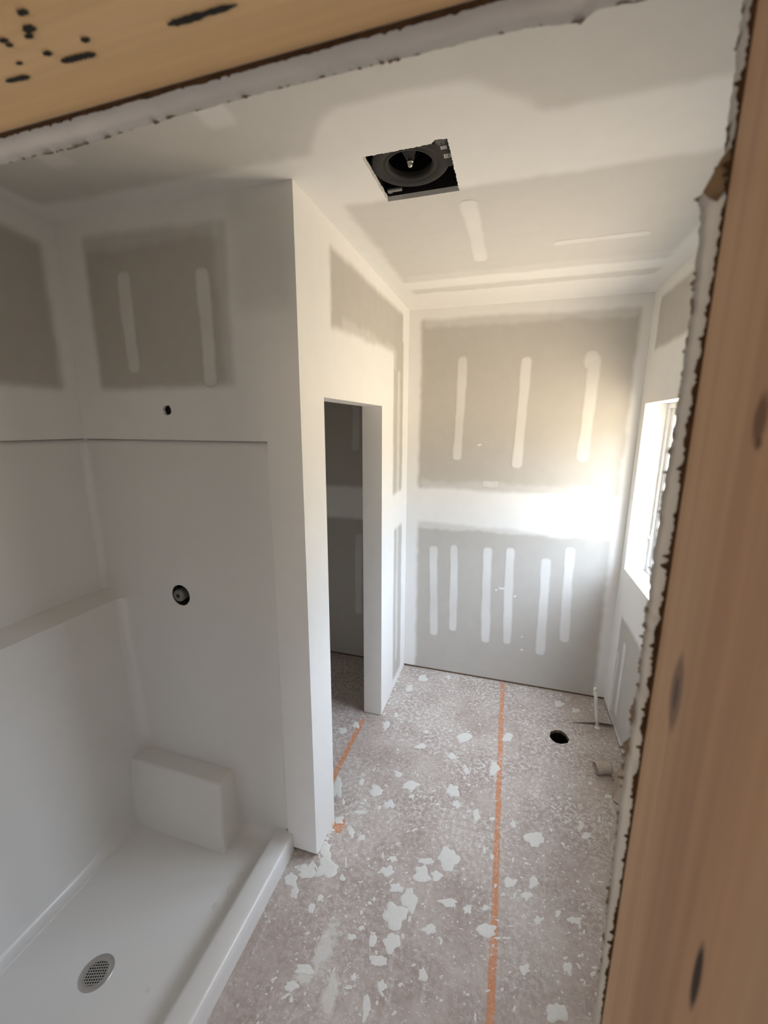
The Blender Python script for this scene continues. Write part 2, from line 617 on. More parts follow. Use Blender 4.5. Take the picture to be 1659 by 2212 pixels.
def compound_strip(parent, o, ud, vd, nd, u, v0, v1, half, seed, strength=1.0, lean=0.0, base=0.0):
    """a knifed coat of compound over a row of fasteners: a low ridge with feathered edges"""
    o, ud, vd, nd = (np.array(q, float) for q in (o, ud, vd, nd))
    rs = np.random.RandomState(seed)
    n_t, n_s = 46, 11
    L = v1 - v0
    ph = rs.rand(6) * 6
    verts, att = [], []
    for i in range(n_t):
        t = i / (n_t - 1)
        e = min(t, 1 - t) * L
        cap = math.sqrt(max(0, 1 - (1 - min(1, (e + .003) / (half * 1.1))) ** 2))
        wv = half * cap * (1 + .05 * math.sin(t * 7 + ph[0]) + .03 * math.sin(t * 17 + ph[1]) + .02 * math.sin(t * 41 + ph[4]))
        c = u + lean * (t - .5) + .0022 * math.sin(t * 5 + ph[2]) + .0008 * math.sin(t * 23 + ph[5])
        for j in range(n_s):
            s = -1 + 2 * j / (n_s - 1)
            prof = (1 - abs(s) ** 6)
            m_ = float(sstep(1 - abs(s), 0.0, .38)) * float(sstep(e, 0.0, .012)) * strength * (.90 + .10 * math.sin(t * 9 + ph[3]))
            p = o + ud * (c + s * wv) + vd * (v0 + L * t) + nd * (.0004 + .0009 * prof * cap)
            verts.append(p)
            att.append(base + (1 - base) * m_)
    faces = []
    for i in range(n_t - 1):
        for j in range(n_s - 1):
            a = i * n_s + j
            faces.append((a, a + 1, a + n_s + 1, a + n_s))
    if np.dot(np.cross(ud, vd), nd) < 0:
        faces = [f[::-1] for f in faces]
    return mesh('compound_strip', verts, faces, M_DRY, parent, smooth=True, attr=att)


X_, Y_, Z_ = (1, 0, 0), (0, 1, 0), (0, 0, 1)
NX, NY, NZ = (-1, 0, 0), (0, -1, 0), (0, 0, -1)


# far wall, running on behind the closet
def m_far(u, v):
    p = rect_mask(u, v, -.645, .70, 1.49, 2.665, .018, .022, 0.0, -.015)
    p = np.maximum(p, rect_mask(u, v, -.643, .69, -.2, 1.232, .018, .022, 0, -.03))
    p = p * (1 - .5 * rect_mask(u, v, -.68, .45, 1.19, 1.245, .012, .03, .0, .0))
    # thin second coat under the ceiling tape and over the joint
    p = p * (1 - .35 * rect_mask(u, v, -.62, .68, 2.61, 2.70, .02, .05)) * (1 - .30 * rect_mask(u, v, -.62, .60, 1.47, 1.55, .02, .05))
    p = np.maximum(p, rect_mask(u, v, -1.75, -.95, 1.47, 2.66, .02, .02))
    p = np.maximum(p, rect_mask(u, v, -1.75, -.95, -.2, 1.22, .02, .02))
    return 1 - p


wall_far = tag(sheet('wall_far', (0, YF, 0), X_, Z_, NY, XB - .13, XR + .02, .016, H, m_far), kind='structure')
for i, (u, a, b, hw, st) in enumerate([(-.36, 1.70, 2.42, .036, .62), (.055, 1.655, 2.40, .038, .62), (.466, 1.71, 2.40, .042, .52),
                                       (-.508, .305, 1.055, .036, .70), (-.355, .365, 1.075, .034, .72), (-.107, .305, 1.08, .038, .74),
                                       (.052, .32, 1.09, .036, .74), (.297, .27, 1.035, .038, .70), (.449, .40, 1.13, .038, .60),
                                       (-1.14, 1.75, 2.35, .035, .5), (-1.13, .40, 1.10, .035, .55)]):
    compound_strip(wall_far, (0, YF, 0), X_, Z_, NY, u, a, b, hw, 40 + i, st, lean=(-.02 if 3 <= i < 9 else .012))
compound_strip(wall_far, (0, YF, 0), Z_, X_, NY, 1.541, -.185, -.06, .028, 60, .55)
compound_strip(wall_far, (0, YF, 0), X_, Z_, NY, .455, 2.30, 2.42, .052, 61, .5)
for i, (px, py, r) in enumerate([(1036, 961, .018), (1072, 1275, .014), (1085, 1271, .03), (1112, 1288, .014), (1127, 1376, .012), (1127, 1404, .016)]):
    q = at(px, py, 'y', YF)
    compound_strip(wall_far, (0, YF, 0), Z_, X_, NY, q.z, q.x - r, q.x + r, .008, 70 + i, .9)


# sole plate visible in the gap under the drywall
tag(box('trim_1', -1.85, XR + .1, YF + .004, YF + .10, 0.0, .04, M_SUB), kind='structure')


# left partition with the closet doorway
def m_left(u, v):
    p = rect_mask(u, v, 1.68, 2.86, 2.345, 2.645, .022, .03, .06, .02)
    p = np.maximum(p, rect_mask(u, v, 2.64, 2.88, 1.495, 2.50, .02, .02))
    p = np.maximum(p, rect_mask(u, v, 2.68, 2.895, .08, 1.245, .02, .02))
    p = p * (1 - .45 * rect_mask(u, v, 2.74, 2.80, .2, 2.3, .012, .03)) * (1 - .3 * rect_mask(u, v, 1.8, 2.7, 2.30, 2.42, .02, .06))
    return 1 - p


wall_left = tag(sheet('wall_left', (XL, 0, 0), Y_, Z_, X_, YS + TG, YF - .0005, .004, H, m_left, thick=TW, cuts=[(YD1, YD2, -1, ZD)]), kind='structure')


# end wall of the shower (short partition)
def ring(cx, cy, r, n=20, jag=.0, seed=1):
    rs = random.Random(seed)
    return [(cx + r * (1 + jag * (rs.random() - .5)) * math.cos(2 * math.pi * i / n), cy + r * (1 + jag * (rs.random() - .5)) * math.sin(2 * math.pi * i / n)) for i in range(n)]


def m_end(u, v):
    p = rect_mask(u, v, -1.66, -1.005, 2.092, 2.665, .020, .016, 0, -.02)
    p = p * (1 - .30 * rect_mask(u, v, -1.66, -1.03, 2.61, 2.68, .02, .03)) * (1 - .35 * rect_mask(u, v, -1.05, -.98, 2.0, 2.7, .02, .03))
    p = np.maximum(p, .35 * rect_mask(u, v, -.975, -.76, 2.35, 2.70, .05, .02))
    return 1 - p


PH = at(361, 886, 'y', YS)
wall_end = tag(sheet('wall_shower_end', (0, YS, 0), X_, Z_, NY, XB + .0005, XL, ZP, H, m_end,
                     loops=[((PH.x - .036, PH.x + .036, PH.z - .036, PH.z + .036), ring(PH.x, PH.z, .0205, 18, .18, 4))]), kind='structure')
tag(sheet('wall_shower_return', (0, YS, 0), X_, Z_, NY, XP, XL, .022, ZP, m_end), kind='structure')
compound_strip(wall_end, (0, YS, 0), X_, Z_, NY, -1.475, 2.15, 2.53, .036, 80, .55)
compound_strip(wall_end, (0, YS, 0), X_, Z_, NY, -1.112, 2.09, 2.51, .034, 81, .6)
tag(box('trim_2', XB, XL - .004, YS + .016, YS + .06, 0.0, .04, M_SUB), kind='structure')
# closet side of that partition and the closet's outer wall
tag(sheet('wall_closet_near', (0, YS + TW, 0), X_, Z_, Y_, XB, XL - TW, 0.0, H, lambda u, v: 1 - rect_mask(u, v, -1.7, -.95, .0, 2.6), step=.05), kind='structure')


# outer wall behind the shower
def m_back(u, v):
    p = rect_mask(u, v, .30, 1.333, 2.088, 2.645, .02, .016)
    return 1 - np.maximum(p, rect_mask(u, v, 1.6, 2.95, .0, 2.6))


wall_back = tag(sheet('wall_shower_back', (XB, 0, 0), Y_, Z_, X_, YA, YS + TG, ZP, H, m_back, step=.016), kind='structure')
tag(sheet('wall_closet_back', (XB, 0, 0), Y_, Z_, X_, YS + TG, YF, 0.0, H, m_back, step=.05), kind='structure')
tag(box('wall_outer', XB - .16, XB - .12, YA - .12, YF + .12, -.02, H + .02, M_SUB), kind='structure')
compound_strip(wall_back, (XB, 0, 0), Y_, Z_, X_, .98, 2.16, 2.55, .036, 84, .55)


# right wall with the window
def m_right(u, v):
    p = rect_mask(u, v, .3, 2.90, 2.385, 2.665, .02, .02)
    p = np.maximum(p, rect_mask(u, v, .3, 2.862, .03, .735, .02, .03, 0, .0))
    return 1 - p


wall_right = tag(sheet('wall_right', (XR, 0, 0), Y_, Z_, NX, YA, YF - .0005, .010, H, m_right, thick=.145, cuts=[(YW0, YW1, ZW0, ZW1)]), kind='structure')
compound_strip(wall_right, (XR, 0, 0), Y_, Z_, NX, 2.72, .10, .62, .034, 86, .7)
compound_strip(wall_right, (XR, 0, 0), Y_, Z_, NX, 2.83, .06, .50, .012, 87, .8)
tag(box('trim_3', XR + .010, XR + .10, YA, YF, 0, .03, M_SUB), kind='structure')


# ceiling, with the ragged cut-out for the fan
FX0, FX1, FY0, FY1 = -.480, -.223, 1.350, 1.612


def m_ceil(u, v):
    g = np.ones_like(u)
    p = rect_mask(u, v, -.635, .655, 1.60, 2.47, .022, .03, .0, .0)          # bare sheet beyond the fan
    p = p * (1 - .25 * rect_mask(u, v, -.6, .66, 2.38, 2.50, .02, .05))
    p = np.maximum(p, .85 * rect_mask(u, v, -.62, .66, 2.605, 2.69, .014, .03))   # missed stripe by the far wall
    near = rect_mask(u, v, -1.70, .66, .25, 1.285, .024, .03, .02, .02)
    d = np.hypot((u + .32) / .36, (v - 1.42) / .30)                             # skimmed round the fan
    near = near * sstep(d + .1 * (vnoise(u, v, 8) - .5), .92, 1.04)
    p = np.maximum(p, near)
    p = p * (1 - .7 * rect_mask(u, v, -.83, -.745, .85, 1.12, .012, .02))
    p = p * (1 - .5 * rect_mask(u, v, -1.42, -1.33, .8, 1.13, .015, .02))
    return 1 - p * .55


def fan_loop():
    rs = random.Random(5)
    pts = []
    cs = [(FX0, FY0), (FX1 - .048, FY0 - .002), (FX1 - .036, FY0 - .016), (FX1, FY0 - .012), (FX1, FY1), (FX0 + .004, FY1)]
    for i in range(len(cs)):
        a, b = cs[i], cs[(i + 1) % len(cs)]
        n = max(2, int(math.hypot(b[0] - a[0], b[1] - a[1]) / .006))
        jag = .0006 if i == 4 else .0035
        for k in range(n):
            t = k / n
            nx, ny = (b[1] - a[1]), -(b[0] - a[0])
            L = math.hypot(nx, ny)
            j = (rs.random() - .5) * jag * (0 if k == 0 else 1)
            pts.append((a[0] + (b[0] - a[0]) * t + nx / L * j, a[1] + (b[1] - a[1]) * t + ny / L * j))
    return pts


ceiling = tag(sheet('ceiling', (0, 0, H), X_, Y_, NZ, XB - .13, XR + .12, YA - .0, YF + .02, m_ceil, thick=.0159,
                    loops=[((FX0 - .03, FX1 + .03, FY0 - .04, FY1 + .03), fan_loop())]), kind='structure')
compound_strip(ceiling, (0, 0, H), X_, Y_, NZ, -.198, 1.68, 2.27, .036, 90, .75, lean=.01, base=.45)
compound_strip(ceiling, (0, 0, H), Y_, X_, NZ, 2.150, .12, .50, .026, 91, .6, base=.45)


# ------------------------------------------------------------------ floor with the drain hole
hp = [at(x, y, 'z', 0) for x, y in ((1187, 1590), (1190, 1580), (1200, 1577), (1211, 1578), (1222, 1585), (1230, 1598), (1226, 1605), (1212, 1607), (1200, 1604), (1192, 1598))]
hole = [(q.x, q.y) for q in hp]
outer = [(XB - .13, -2.70), (XR + .12, -2.70), (XR + .12, YF + .12), (XB - .13, YF + .12)]
pts = [Vector((x, y, 0)) for x, y in outer + hole]
tris = tessellate_polygon([pts[:4], pts[4:]])
fv = [tuple(p) for p in pts] + [(x, y, -.02) for x, y in hole] + [(x * 1.0, y, -.16) for x, y in hole]
ff = []
for t in tris:
    a, b, c = (pts[k] for k in t)
    ff.append(tuple(t) if (b - a).cross(c - a).z > 0 else tuple(t[::-1]))
nh = len(hole)
for k in range(nh):
    a, b = 4 + k, 4 + (k + 1) % nh
    ff.append((b, a, a + nh, b + nh))
    ff.append((b + nh, a + nh, a + 2 * nh, b + 2 * nh))
ff.append(tuple(4 + 2 * nh + k for k in range(nh)))
floor = tag(mesh('floor', fv, ff), kind='structure')
floor.data.materials.append(M_FLOOR)
floor.data.materials.append(M_SUB)
floor.data.materials.append(M_CAVITY_SHADE)
nt_ = len(tris)
for k in range(nh):
    floor.data.polygons[nt_ + 2 * k].material_index = 1
    floor.data.polygons[nt_ + 2 * k + 1].material_index = 2
floor.data.polygons[nt_ + 2 * nh].material_index = 2  # lower hole walls and bottom carry painted shade


# orange stripes
def stripe(pts_, name='orange_stripe'):
    v, f = [], []
    for i, (x0, x1, y) in enumerate(pts_):
        v += [(x0, y, .0006), (x1, y, .0006)]
        if i: f.append((2 * i - 2, 2 * i - 1, 2 * i + 1, 2 * i))
    return mesh(name, v, f, M_ORANGE, floor)


rs = random.Random(3)
stripe([(.040 - .002 * math.sin(y * 3) + rs.uniform(-.002, .002), .069 + rs.uniform(-.002, .002), y) for y in np.arange(.3, 3.03, .04)])
stripe([(-.858 + rs.uniform(-.002, .002), -.826 + rs.uniform(-.002, .002), y) for y in np.arange(1.60, 2.36, .04)])
q0 = at(735, 1785, 'z', 0)
stripe([(q0.x - .030, q0.x + .012, q0.y - .035), (q0.x - .036, q0.x + .022, q0.y + .0), (q0.x - .034, q0.x + .010, q0.y + .045)])

# ------------------------------------------------------------------ doorway framing (camera side)
kn1 = at(1460, 1497, 'x', XJ)
kn2 = at(1642, 905, 'x', XJ)
kn3 = at(1505, 2110, 'x', XJ)
kn4 = at(1638, 957, 'x', XJ)
M_STUD = wood_mat('pine_stud', 'z', [(0.33, 0.20, 0.125), (0.42, 0.265, 0.165), (0.47, 0.315, 0.20), (0.43, 0.275, 0.19)],
                  knots=[((kn1.x, kn1.y, kn1.z), (.02, .0040, .0120), (0.22, 0.145, 0.10), .9, 1.35),
                         ((kn1.x, kn1.y, kn1.z), (.02, .0018, .0062), (0.115, 0.08, 0.065), .85, 1.15),
                         ((kn2.x, kn2.y, kn2.z), (.02, .0030, .0060), (0.16, 0.085, 0.05), .8, 1.4),
                         ((kn4.x, kn4.y, kn4.z), (.02, .0014, .0015), (0.12, 0.06, 0.035), .8, 1.5),
                         ((kn3.x, kn3.y, kn3.z), (.02, .0019, .0115), (0.035, 0.018, 0.010), .85, 1.35)])
M_HEAD = wood_mat('pine_header', 'x', [(0.60, 0.40, 0.20), (0.66, 0.46, 0.24), (0.70, 0.50, 0.28)])
YWD = YA - TG          # room-side face of the studs
stud = box('door_stud', XJ, XJ + .038, YWD - .089, YWD, 0, ZH, M_STUD, bev=.0005)
tag(stud, 'reddish pine stud with knots forming the right side of the doorway', 'stud')
header = box('door_header', XO - .038, XJ + .076, YWD - .089, YWD, ZH, ZH + .14, M_HEAD, bev=.0003)
tag(header, 'pale yellow lumber header with black ink marks across the doorway top', 'lumber')
jl = box('trim_4', XO - .038, XO, YWD - .089, YWD, 0, ZH, M_STUD)
tag(jl, kind='structure')


def ink(pts_px, w_px, seed):
    """a dab of ink on the header's underside along a pixel polyline"""
    rs = random.Random(seed)
    P = [at(x, y, 'z', ZH - .0003) for x, y in pts_px]
    sc = (at(pts_px[0][0] + 1, pts_px[0][1], 'z', ZH) - at(pts_px[0][0], pts_px[0][1], 'z', ZH)).length
    v, f = [], []
    if len(P) == 1:
        n = 16
        v.append(P[0])
        for i in range(n):
            a = 2 * math.pi * i / n
            r = w_px * sc * rs.uniform(.75, 1.15)
            v.append(P[0] + Vector((r * math.cos(a) * 1.25, r * math.sin(a) * .62, 0)))
        f = [(0, i, i % n + 1) for i in range(1, n + 1)]
    else:
        n = 22
        for i in range(n):
            t = i / (n - 1) * (len(P) - 1)
            k = min(int(t), len(P) - 2)
            p = P[k].lerp(P[k + 1], t - k)
            d = (P[k + 1] - P[k]).normalized()
            s = Vector((-d.y, d.x, 0))
            e_ = i / (n - 1)
            ww = w_px[0] * (1 - e_) + w_px[1] * e_ if isinstance(w_px, tuple) else w_px
            ww *= sc * min(1, .25 + 5 * min(e_, 1 - e_)) * rs.uniform(.8, 1.2)
            v += [p - s * ww * .6, p + s * ww * .6]
            if i: f.append((2 * i - 2, 2 * i - 1, 2 * i + 1, 2 * i))
    f = [q[::-1] for q in f]
    o = mesh('ink_mark', v, f, M_INK, header)
    return o


for i, (pp, ww) in enumerate([([(48, 27)], 12), ([(62, 62)], 15), ([(63, 79)], 10), ([(6, 88)], 10), ([(20, 98)], 8), ([(102, 116)], 10),
                              ([(185, 87)], 10), ([(132, 134), (170, 124), (207, 116)], (12, 10)), ([(42, 137)], 8),
                              ([(12, 177), (38, 171), (64, 165)], (8, 10)), ([(362, 54), (400, 44), (450, 28), (514, 10)], (15, 9))]):
    ink(pp, ww, 20 + i)


# the drywall sheet on the room side of the studs, cut roughly along header and stud
def interp(pts_, t):
    for a, b in zip(pts_, pts_[1:]):
        if a[0] <= t <= b[0]:
            return a[1] + (b[1] - a[1]) * (t - a[0]) / max(1e-9, b[0] - a[0])
    return pts_[0][1] if t < pts_[0][0] else pts_[-1][1]


jpx = [(1283, 2200), (1340, 1712), (1381, 1457), (1389, 1380), (1414, 1173), (1455, 921), (1491, 677), (1510, 506), (1513, 462), (1508, 430),
       (1530, 398), (1556, 350), (1572, 300), (1577, 225), (1590, 120), (1600, 40)]
jprof = sorted((q.z, q.x) for q in (at(x, y, 'y', YA) for x, y in jpx))
hpx = [(0, 355), (150, 322), (400, 245), (600, 192), (830, 136), (1000, 92), (1130, 61), (1260, 48), (1285, 20), (1380, 2)]
hprof = sorted((q.x, q.z) for q in (at(x, y, 'y', YA) for x, y in hpx))
jwood = sorted((q.z, q.x) for q in (at(x, y, 'y', YWD + .001) for x, y in ((1301, 2212), (1386, 1650), (1423, 1403), (1495, 921), (1544, 628), (1577, 420), (1592, 310), (1630, 60))))
rs = random.Random(11)
# outline of the cut in (x, z): up the right side, then left along the header
edge = []
z = 0.0
zt = ZH - .003
while z < zt:
    visible = z > 1.55
    x = interp(jprof, z) if visible else XJ
    edge.append((x + rs.uniform(-.0004, .0004), z))
    z += .0016 if visible else .05
x = interp(jprof, zt)
xs = x
while x > XO:
    visible = x > -.35
    zz = interp(hprof, x) if visible else ZH
    edge.append((x, zz + rs.uniform(-.0004, .0004)))
    x -= .0018 if visible else .03
ZT = H - .0
ne = len(edge)
# inner strip = the sawn gypsum edge, between room face (y=YA) and stud face (y=YWD)
verts, faces, mats = [], [], []
for k, (x, z) in enumerate(edge):
    on_jamb = k < ne and x > XJ - .03 and z < zt - 1e-6
    xb = max(interp(jwood, z) + .0002, x) if (z > 1.55 and x > -.05 and z < zt - .0005) else x
    zb = z
    if not (x > XJ - .03 and z < zt - 1e-6):
        zb = ZH + .0003
        xb = x
    verts.append((x, YA, z))
    verts.append((x * .65 + xb * .35 + rs.uniform(-.00006, .00006), YA - TG * .35, z * .65 + zb * .35))
    verts.append((x * .25 + xb * .75 + rs.uniform(-.0001, .0001), YA - TG * .72, z * .25 + zb * .75))
    verts.append((xb, YWD, zb))
for k in range(ne - 1):
    for j in range(3):
        a = 4 * k + j
        faces.append((a, a + 4, a + 5, a + 1))
        mats.append(1)
# room face: fan out to the sheet's border
b0 = len(verts)
border = []
for (x, z) in edge:
    border.append((XR, z) if z < zt - 1e-6 and x > XJ - .03 else (x, ZT))
for (x, z) in border: verts.append((x, YA, z))
for k in range(ne - 1):
    faces.append((4 * k, b0 + k, b0 + k + 1, 4 * k + 4)); mats.append(0)
c0 = len(verts)
corner = next(k for k in range(ne - 1) if border[k][0] == XR and border[k + 1][0] != XR)
verts.append((XR, YA, ZT))
faces.append((b0 + corner, c0, b0 + corner + 1)); mats.append(0)
wall_near = mesh('wall_near', verts, faces)
wall_near.data.materials.append(M_DRY)
wall_near.data.materials.append(M_GYP)
for k, p in enumerate(wall_near.data.polygons):
    p.material_index = mats[k]
    p.use_smooth = mats[k] == 1
am = wall_near.data.attributes.new('mud', 'FLOAT', 'POINT')
am.data.foreach_set('value', np.full(len(wall_near.data.vertices), .2, np.float32))
tag(wall_near, kind='structure')
tag(sheet('wall_near_left', (0, YA, 0), X_, Z_, Y_, XB - .13, XO, 0, H, lambda u, v: np.ones_like(u) * .5, step=.1), kind='structure')
tag(sheet('wall_hall', (0, YWD - .089 - TG, 0), X_, Z_, NY, XB, XR + .12, 0, H, lambda u, v: np.ones_like(u) * .6, step=.05,
          cuts=[(XO - .004, XJ + .004, -1, ZH + .004)]), kind='structure')


# torn brown paper: between gypsum and wood (dark line) and tufts along the room-side edge
def torn_ribbon(name, path, y, amp, base, seed, m, inward, tuft=None):
    """ragged ribbon lying along the cut, sticking out towards the opening; path of (x, z, nx, nz)"""
    rs = random.Random(seed)
    v, f = [], []
    n = len(path)
    h = 0.0
    for i, (x, z, nx, nz) in enumerate(path):
        h = .72 * h + .28 * rs.random()
        sp = 0.0
        if rs.random() < .05: sp = rs.uniform(.4, 1.0)
        am_ = amp * (2.2 if tuft and tuft[0] < z < tuft[1] else 1.0)
        e_ = base + am_ * max(0, (h - .42)) * 2.2 + am_ * sp
        v += [(x - nx * .0012, y, z - nz * .0012), (x + nx * e_, y + inward * e_ * .4, z + nz * e_),
              (x - nx * .0012, y + .0006, z - nz * .0012), (x + nx * e_, y + .0006 + inward * e_ * .4, z + nz * e_)]
        if i:
            a = 4 * (i - 1)
            f += [(a, a + 1, a + 5, a + 4), (a + 2, a + 6, a + 7, a + 3), (a + 1, a + 3, a + 7, a + 5)]
    return mesh(name, v, f, m, wall_near)


jb = [(interp(jwood, z), z, -1, 0) for z in np.arange(1.60, zt, .0007)]
hb = [(x, ZH, 0, -1) for x in np.arange(-.33, XJ - .001, .0009)]
torn_ribbon('torn_paper_edge', jb, YWD + .0004, .0015, .0008, 31, M_BROWN, 0)
torn_ribbon('torn_paper_edge', hb, YWD + .0004, .0007, .0008, 32, M_BROWN, 0)
jf = [(interp(jprof, z), z, -1, 0) for z in np.arange(1.60, zt, .0007)]
hf = [(x, interp(hprof, x), 0, -1) for x in np.arange(-.33, XJ - .001, .0009)]
torn_ribbon('torn_paper_edge', jf, YA - .0003, .0011, -.0004, 33, M_KRAFT, 0, (at(1370, 1700, 'y', YA).z, at(1392, 1310, 'y', YA).z))
torn_ribbon('torn_paper_edge', hf, YA - .0003, .0006, -.0003, 34, M_KRAFT, 0)
# the spot where a chunk of gypsum has broken out and the backing paper hangs dark
ck = [(1595, 305), (1574, 322), (1556, 345), (1534, 386), (1517, 416), (1530, 428), (1560, 412), (1580, 402), (1588, 355)]
cv = [at(x, y, 'y', YWD + .0030) for x, y in ck]
cb = [p + Vector((.004, .0035, 0)) for p in cv]
nck = len(ck)
mesh('broken_edge', [tuple(p) for p in cv + cb], [tuple(range(nck)), tuple(range(2 * nck - 1, nck - 1, -1))] + [(i, i + nck, (i + 1) % nck + nck, (i + 1) % nck) for i in range(nck)], M_CHUNK, wall_near)

# ------------------------------------------------------------------ hall behind the camera (unseen window opening added to light the framing)
HX0, HX1, HY0 = XB - .02, XR + .12, -2.70
tag(sheet('wall_hall_back', (0, HY0, 0), X_, Z_, Y_, HX0, HX1, 0, H, lambda u, v: np.ones_like(u), step=.2, thick=.12, cuts=[(-1.1, -.1, 1.0, 2.0)]), kind='structure')
tag(sheet('wall_hall_left', (HX0, 0, 0), Y_, Z_, X_, HY0, .036, 0, H, lambda u, v: np.ones_like(u), step=.2), kind='structure')
tag(sheet('wall_hall_right', (HX1, 0, 0), Y_, Z_, NX, HY0, .036, 0, H, lambda u, v: np.ones_like(u), step=.2), kind='structure')
tag(sheet('ceiling_hall', (0, 0, H), X_, Y_, NZ, HX0, HX1, HY0, .14, lambda u, v: np.ones_like(u), step=.2), kind='structure')

# ------------------------------------------------------------------ window
win = empty('window_1', (XR + RW, (YW0 + YW1) / 2, ZW0))
tag(win, kind='structure')
wx0 = XR + RW


def rect_frame(name, x0, x1, y0, y1, z0, z1, wd, m, parent, bev=.003):
    bm = bmesh.new()
    bm_box(bm, x0, x1, y0, y1, z0, z0 + wd, bev)
    bm_box(bm, x0, x1, y0, y1, z1 - wd, z1, bev)
    bm_box(bm, x0, x1, y0, y0 + wd, z0 + wd, z1 - wd, bev)
    bm_box(bm, x0, x1, y1 - wd, y1, z0 + wd, z1 - wd, bev)
    return bm_obj(name, bm, m, parent)


rect_frame('window_frame', wx0, wx0 + .07, YW0, YW1, ZW0, ZW1, .030, M_VINYL, win)
ym = (YW0 + YW1) / 2
box('mullion', wx0, wx0 + .07, ym - .018, ym + .018, ZW0 + .03, ZW1 - .03, M_VINYL, win, .003)
for (a, b) in ((YW0 + .03, ym - .018), (ym + .018, YW1 - .03)):
    s_ = rect_frame('sash', wx0 + .014, wx0 + .056, a, b, ZW0 + .03, ZW1 - .03, .040, M_VINYL, win, .004)
    g_ = box('pane', wx0 + .032, wx0 + .036, a + .038, b - .038, ZW0 + .068, ZW1 - .068, M_GLASS)
    g_.parent = s_
    g_.matrix_parent_inverse = s_.matrix_world.inverted()
lk = at(1404, 1156, 'x', wx0)
bm = bmesh.new()
bm_box(bm, wx0 - .006, wx0 + .002, YW1 - .045, YW1 - .022, lk.z - .045, lk.z + .045, .003)
bm_tube(bm, [(wx0 - .006, YW1 - .033, lk.z - .012), (wx0 - .018, YW1 - .034, lk.z - .004), (wx0 - .024, YW1 - .035, lk.z + .022), (wx0 - .020, YW1 - .035, lk.z + .055)], [.007, .008, .007, .004], 10)
lock = bm_obj('lock_lever', bm, M_VINYL, win, smooth=False)

# ------------------------------------------------------------------ shower stall
shower = empty('shower_stall', ((XB - .853) / 2, .78, 0))
tag(shower, 'white one piece acrylic shower stall with moulded back ledge', 'shower')
XS, YE, YN, XFR = XB - .012, YS + .012, .172, -.868
ZFLOOR = .030


def d_back(z):
    q = min(1.0, max(0.0, (z - 1.152) / .038))
    t = q if .08 < q < .92 else (q * q / .16 + .04 if 0 < q <= .08 else (1 - ((1 - q) ** 2 / .16 + .04) if .92 <= q < 1 else q))
    low = .094 + (.045) * (1.15 - min(z, 1.15)) / 1.1
    return low * (1 - t)


def cove(z, r=.045):
    k = max(0.0, z - ZFLOOR)
    if k >= r: return 0.0
    return r - math.sqrt(max(0, r * r - (r - k) ** 2))


VC = at(390.5, 1286, 'y', YE)
VR = .0485
zl = sorted(set([.004] + [round(ZFLOOR + .045 * q, 5) for q in (0, .02, .06, .12, .2, .3, .42, .56, .72, .88, 1)] + list(np.round(np.linspace(.075, VC.z - .065, 22), 5)) + [round(VC.z - .065, 5), round(VC.z + .065, 5)]
              + [1.14, 1.152, 1.1535, 1.1551, 1.1868, 1.1885, 1.190, 1.20] + list(np.round(np.linspace(VC.z + .065, ZP - .028, 9), 5)) + [ZP - .021, ZP - .014, ZP - .007, ZP]))
zl = [z for z in zl if not (VC.z - .064 < z < VC.z + .064) or 1.13 < z < 1.215]
rows = []
for z in zl:
    c = cove(z)
    d = d_back(z)
    rr = .030 + .02 * float(sstep(np.array(z), 1.2, 1.1))
    c -= .011 * max(0.0, (z - (ZP - .028)) / .028) ** 2
    xb, ye, yn = XS + d + c, YE - c, YN + c
    row = []
    for x in np.concatenate([np.linspace(XFR, VC.x + .065, 8), np.linspace(VC.x + .065, VC.x - .065, 8)[1:]]):
        if x == XFR:
            for q in (.0, .006, .012, .018, .024, .030): row.append((XFR - q, ye + .022 * (1 - q / .030) ** 2, z))
        else: row.append((x, ye, z))
    for k in range(11):
        a = math.pi / 2 * k / 10
        row.append((xb + rr - rr * math.sin(a), ye - rr + rr * math.cos(a), z))
    for t in np.linspace(ye - rr, yn + rr, 24)[1:-1]: row.append((xb, t, z))
    for k in range(11):
        a = math.pi / 2 * k / 10
        row.append((xb + rr - rr * math.cos(a), yn + rr - rr * math.sin(a), z))
    for x in np.linspace(xb + rr, XFR, 10)[1:]: row.append((x, yn, z))
    rows.append(row)
nc = len(rows[0])
sv = [p for r_ in rows for p in r_]
sf = []
zr0 = min(range(len(zl)), key=lambda i: abs(zl[i] - (VC.z - .065)))
zr1 = min(range(len(zl)), key=lambda i: abs(zl[i] - (VC.z + .065)))
for i in range(len(zl) - 1):
    for j in range(nc - 1):
        if zr0 <= i < zr1 and 12 <= j < 19: continue
        a = i * nc + j
        sf.append((a, a + nc, a + nc + 1, a + 1))
rg = [zr0 * nc + j for j in range(12, 20)] + [i * nc + 19 for i in range(zr0 + 1, zr1 + 1)] + [zr1 * nc + j for j in range(18, 11, -1)] + [i * nc + 12 for i in range(zr1 - 1, zr0, -1)]
lp = ring(VC.x, VC.z, VR, 36)
b0 = len(sv)
sv += [(x, YE, z) for x, z in lp]
ids = rg + list(range(b0, b0 + 36))
for t in tessellate_polygon([[Vector((sv[k][0], sv[k][2], 0)) for k in rg], [Vector((x, z, 0)) for x, z in lp]]):
    A, B, C = (ids[k] for k in t)
    n_ = (Vector(sv[B]) - Vector(sv[A])).cross(Vector(sv[C]) - Vector(sv[A]))
    if n_.length < 1e-10: continue
    sf.append((A, B, C) if n_.y < 0 else (A, C, B))
b1 = len(sv)
sv += [(x, YE + .005, z) for x, z in lp]
for k in range(36): sf.append((b0 + k, b0 + (k + 1) % 36, b1 + (k + 1) % 36, b1 + k))
sur = mesh('surround', sv, sf, M_ACRYL, shower, smooth=True)
sur.matrix_parent_inverse = shower.matrix_world.inverted()
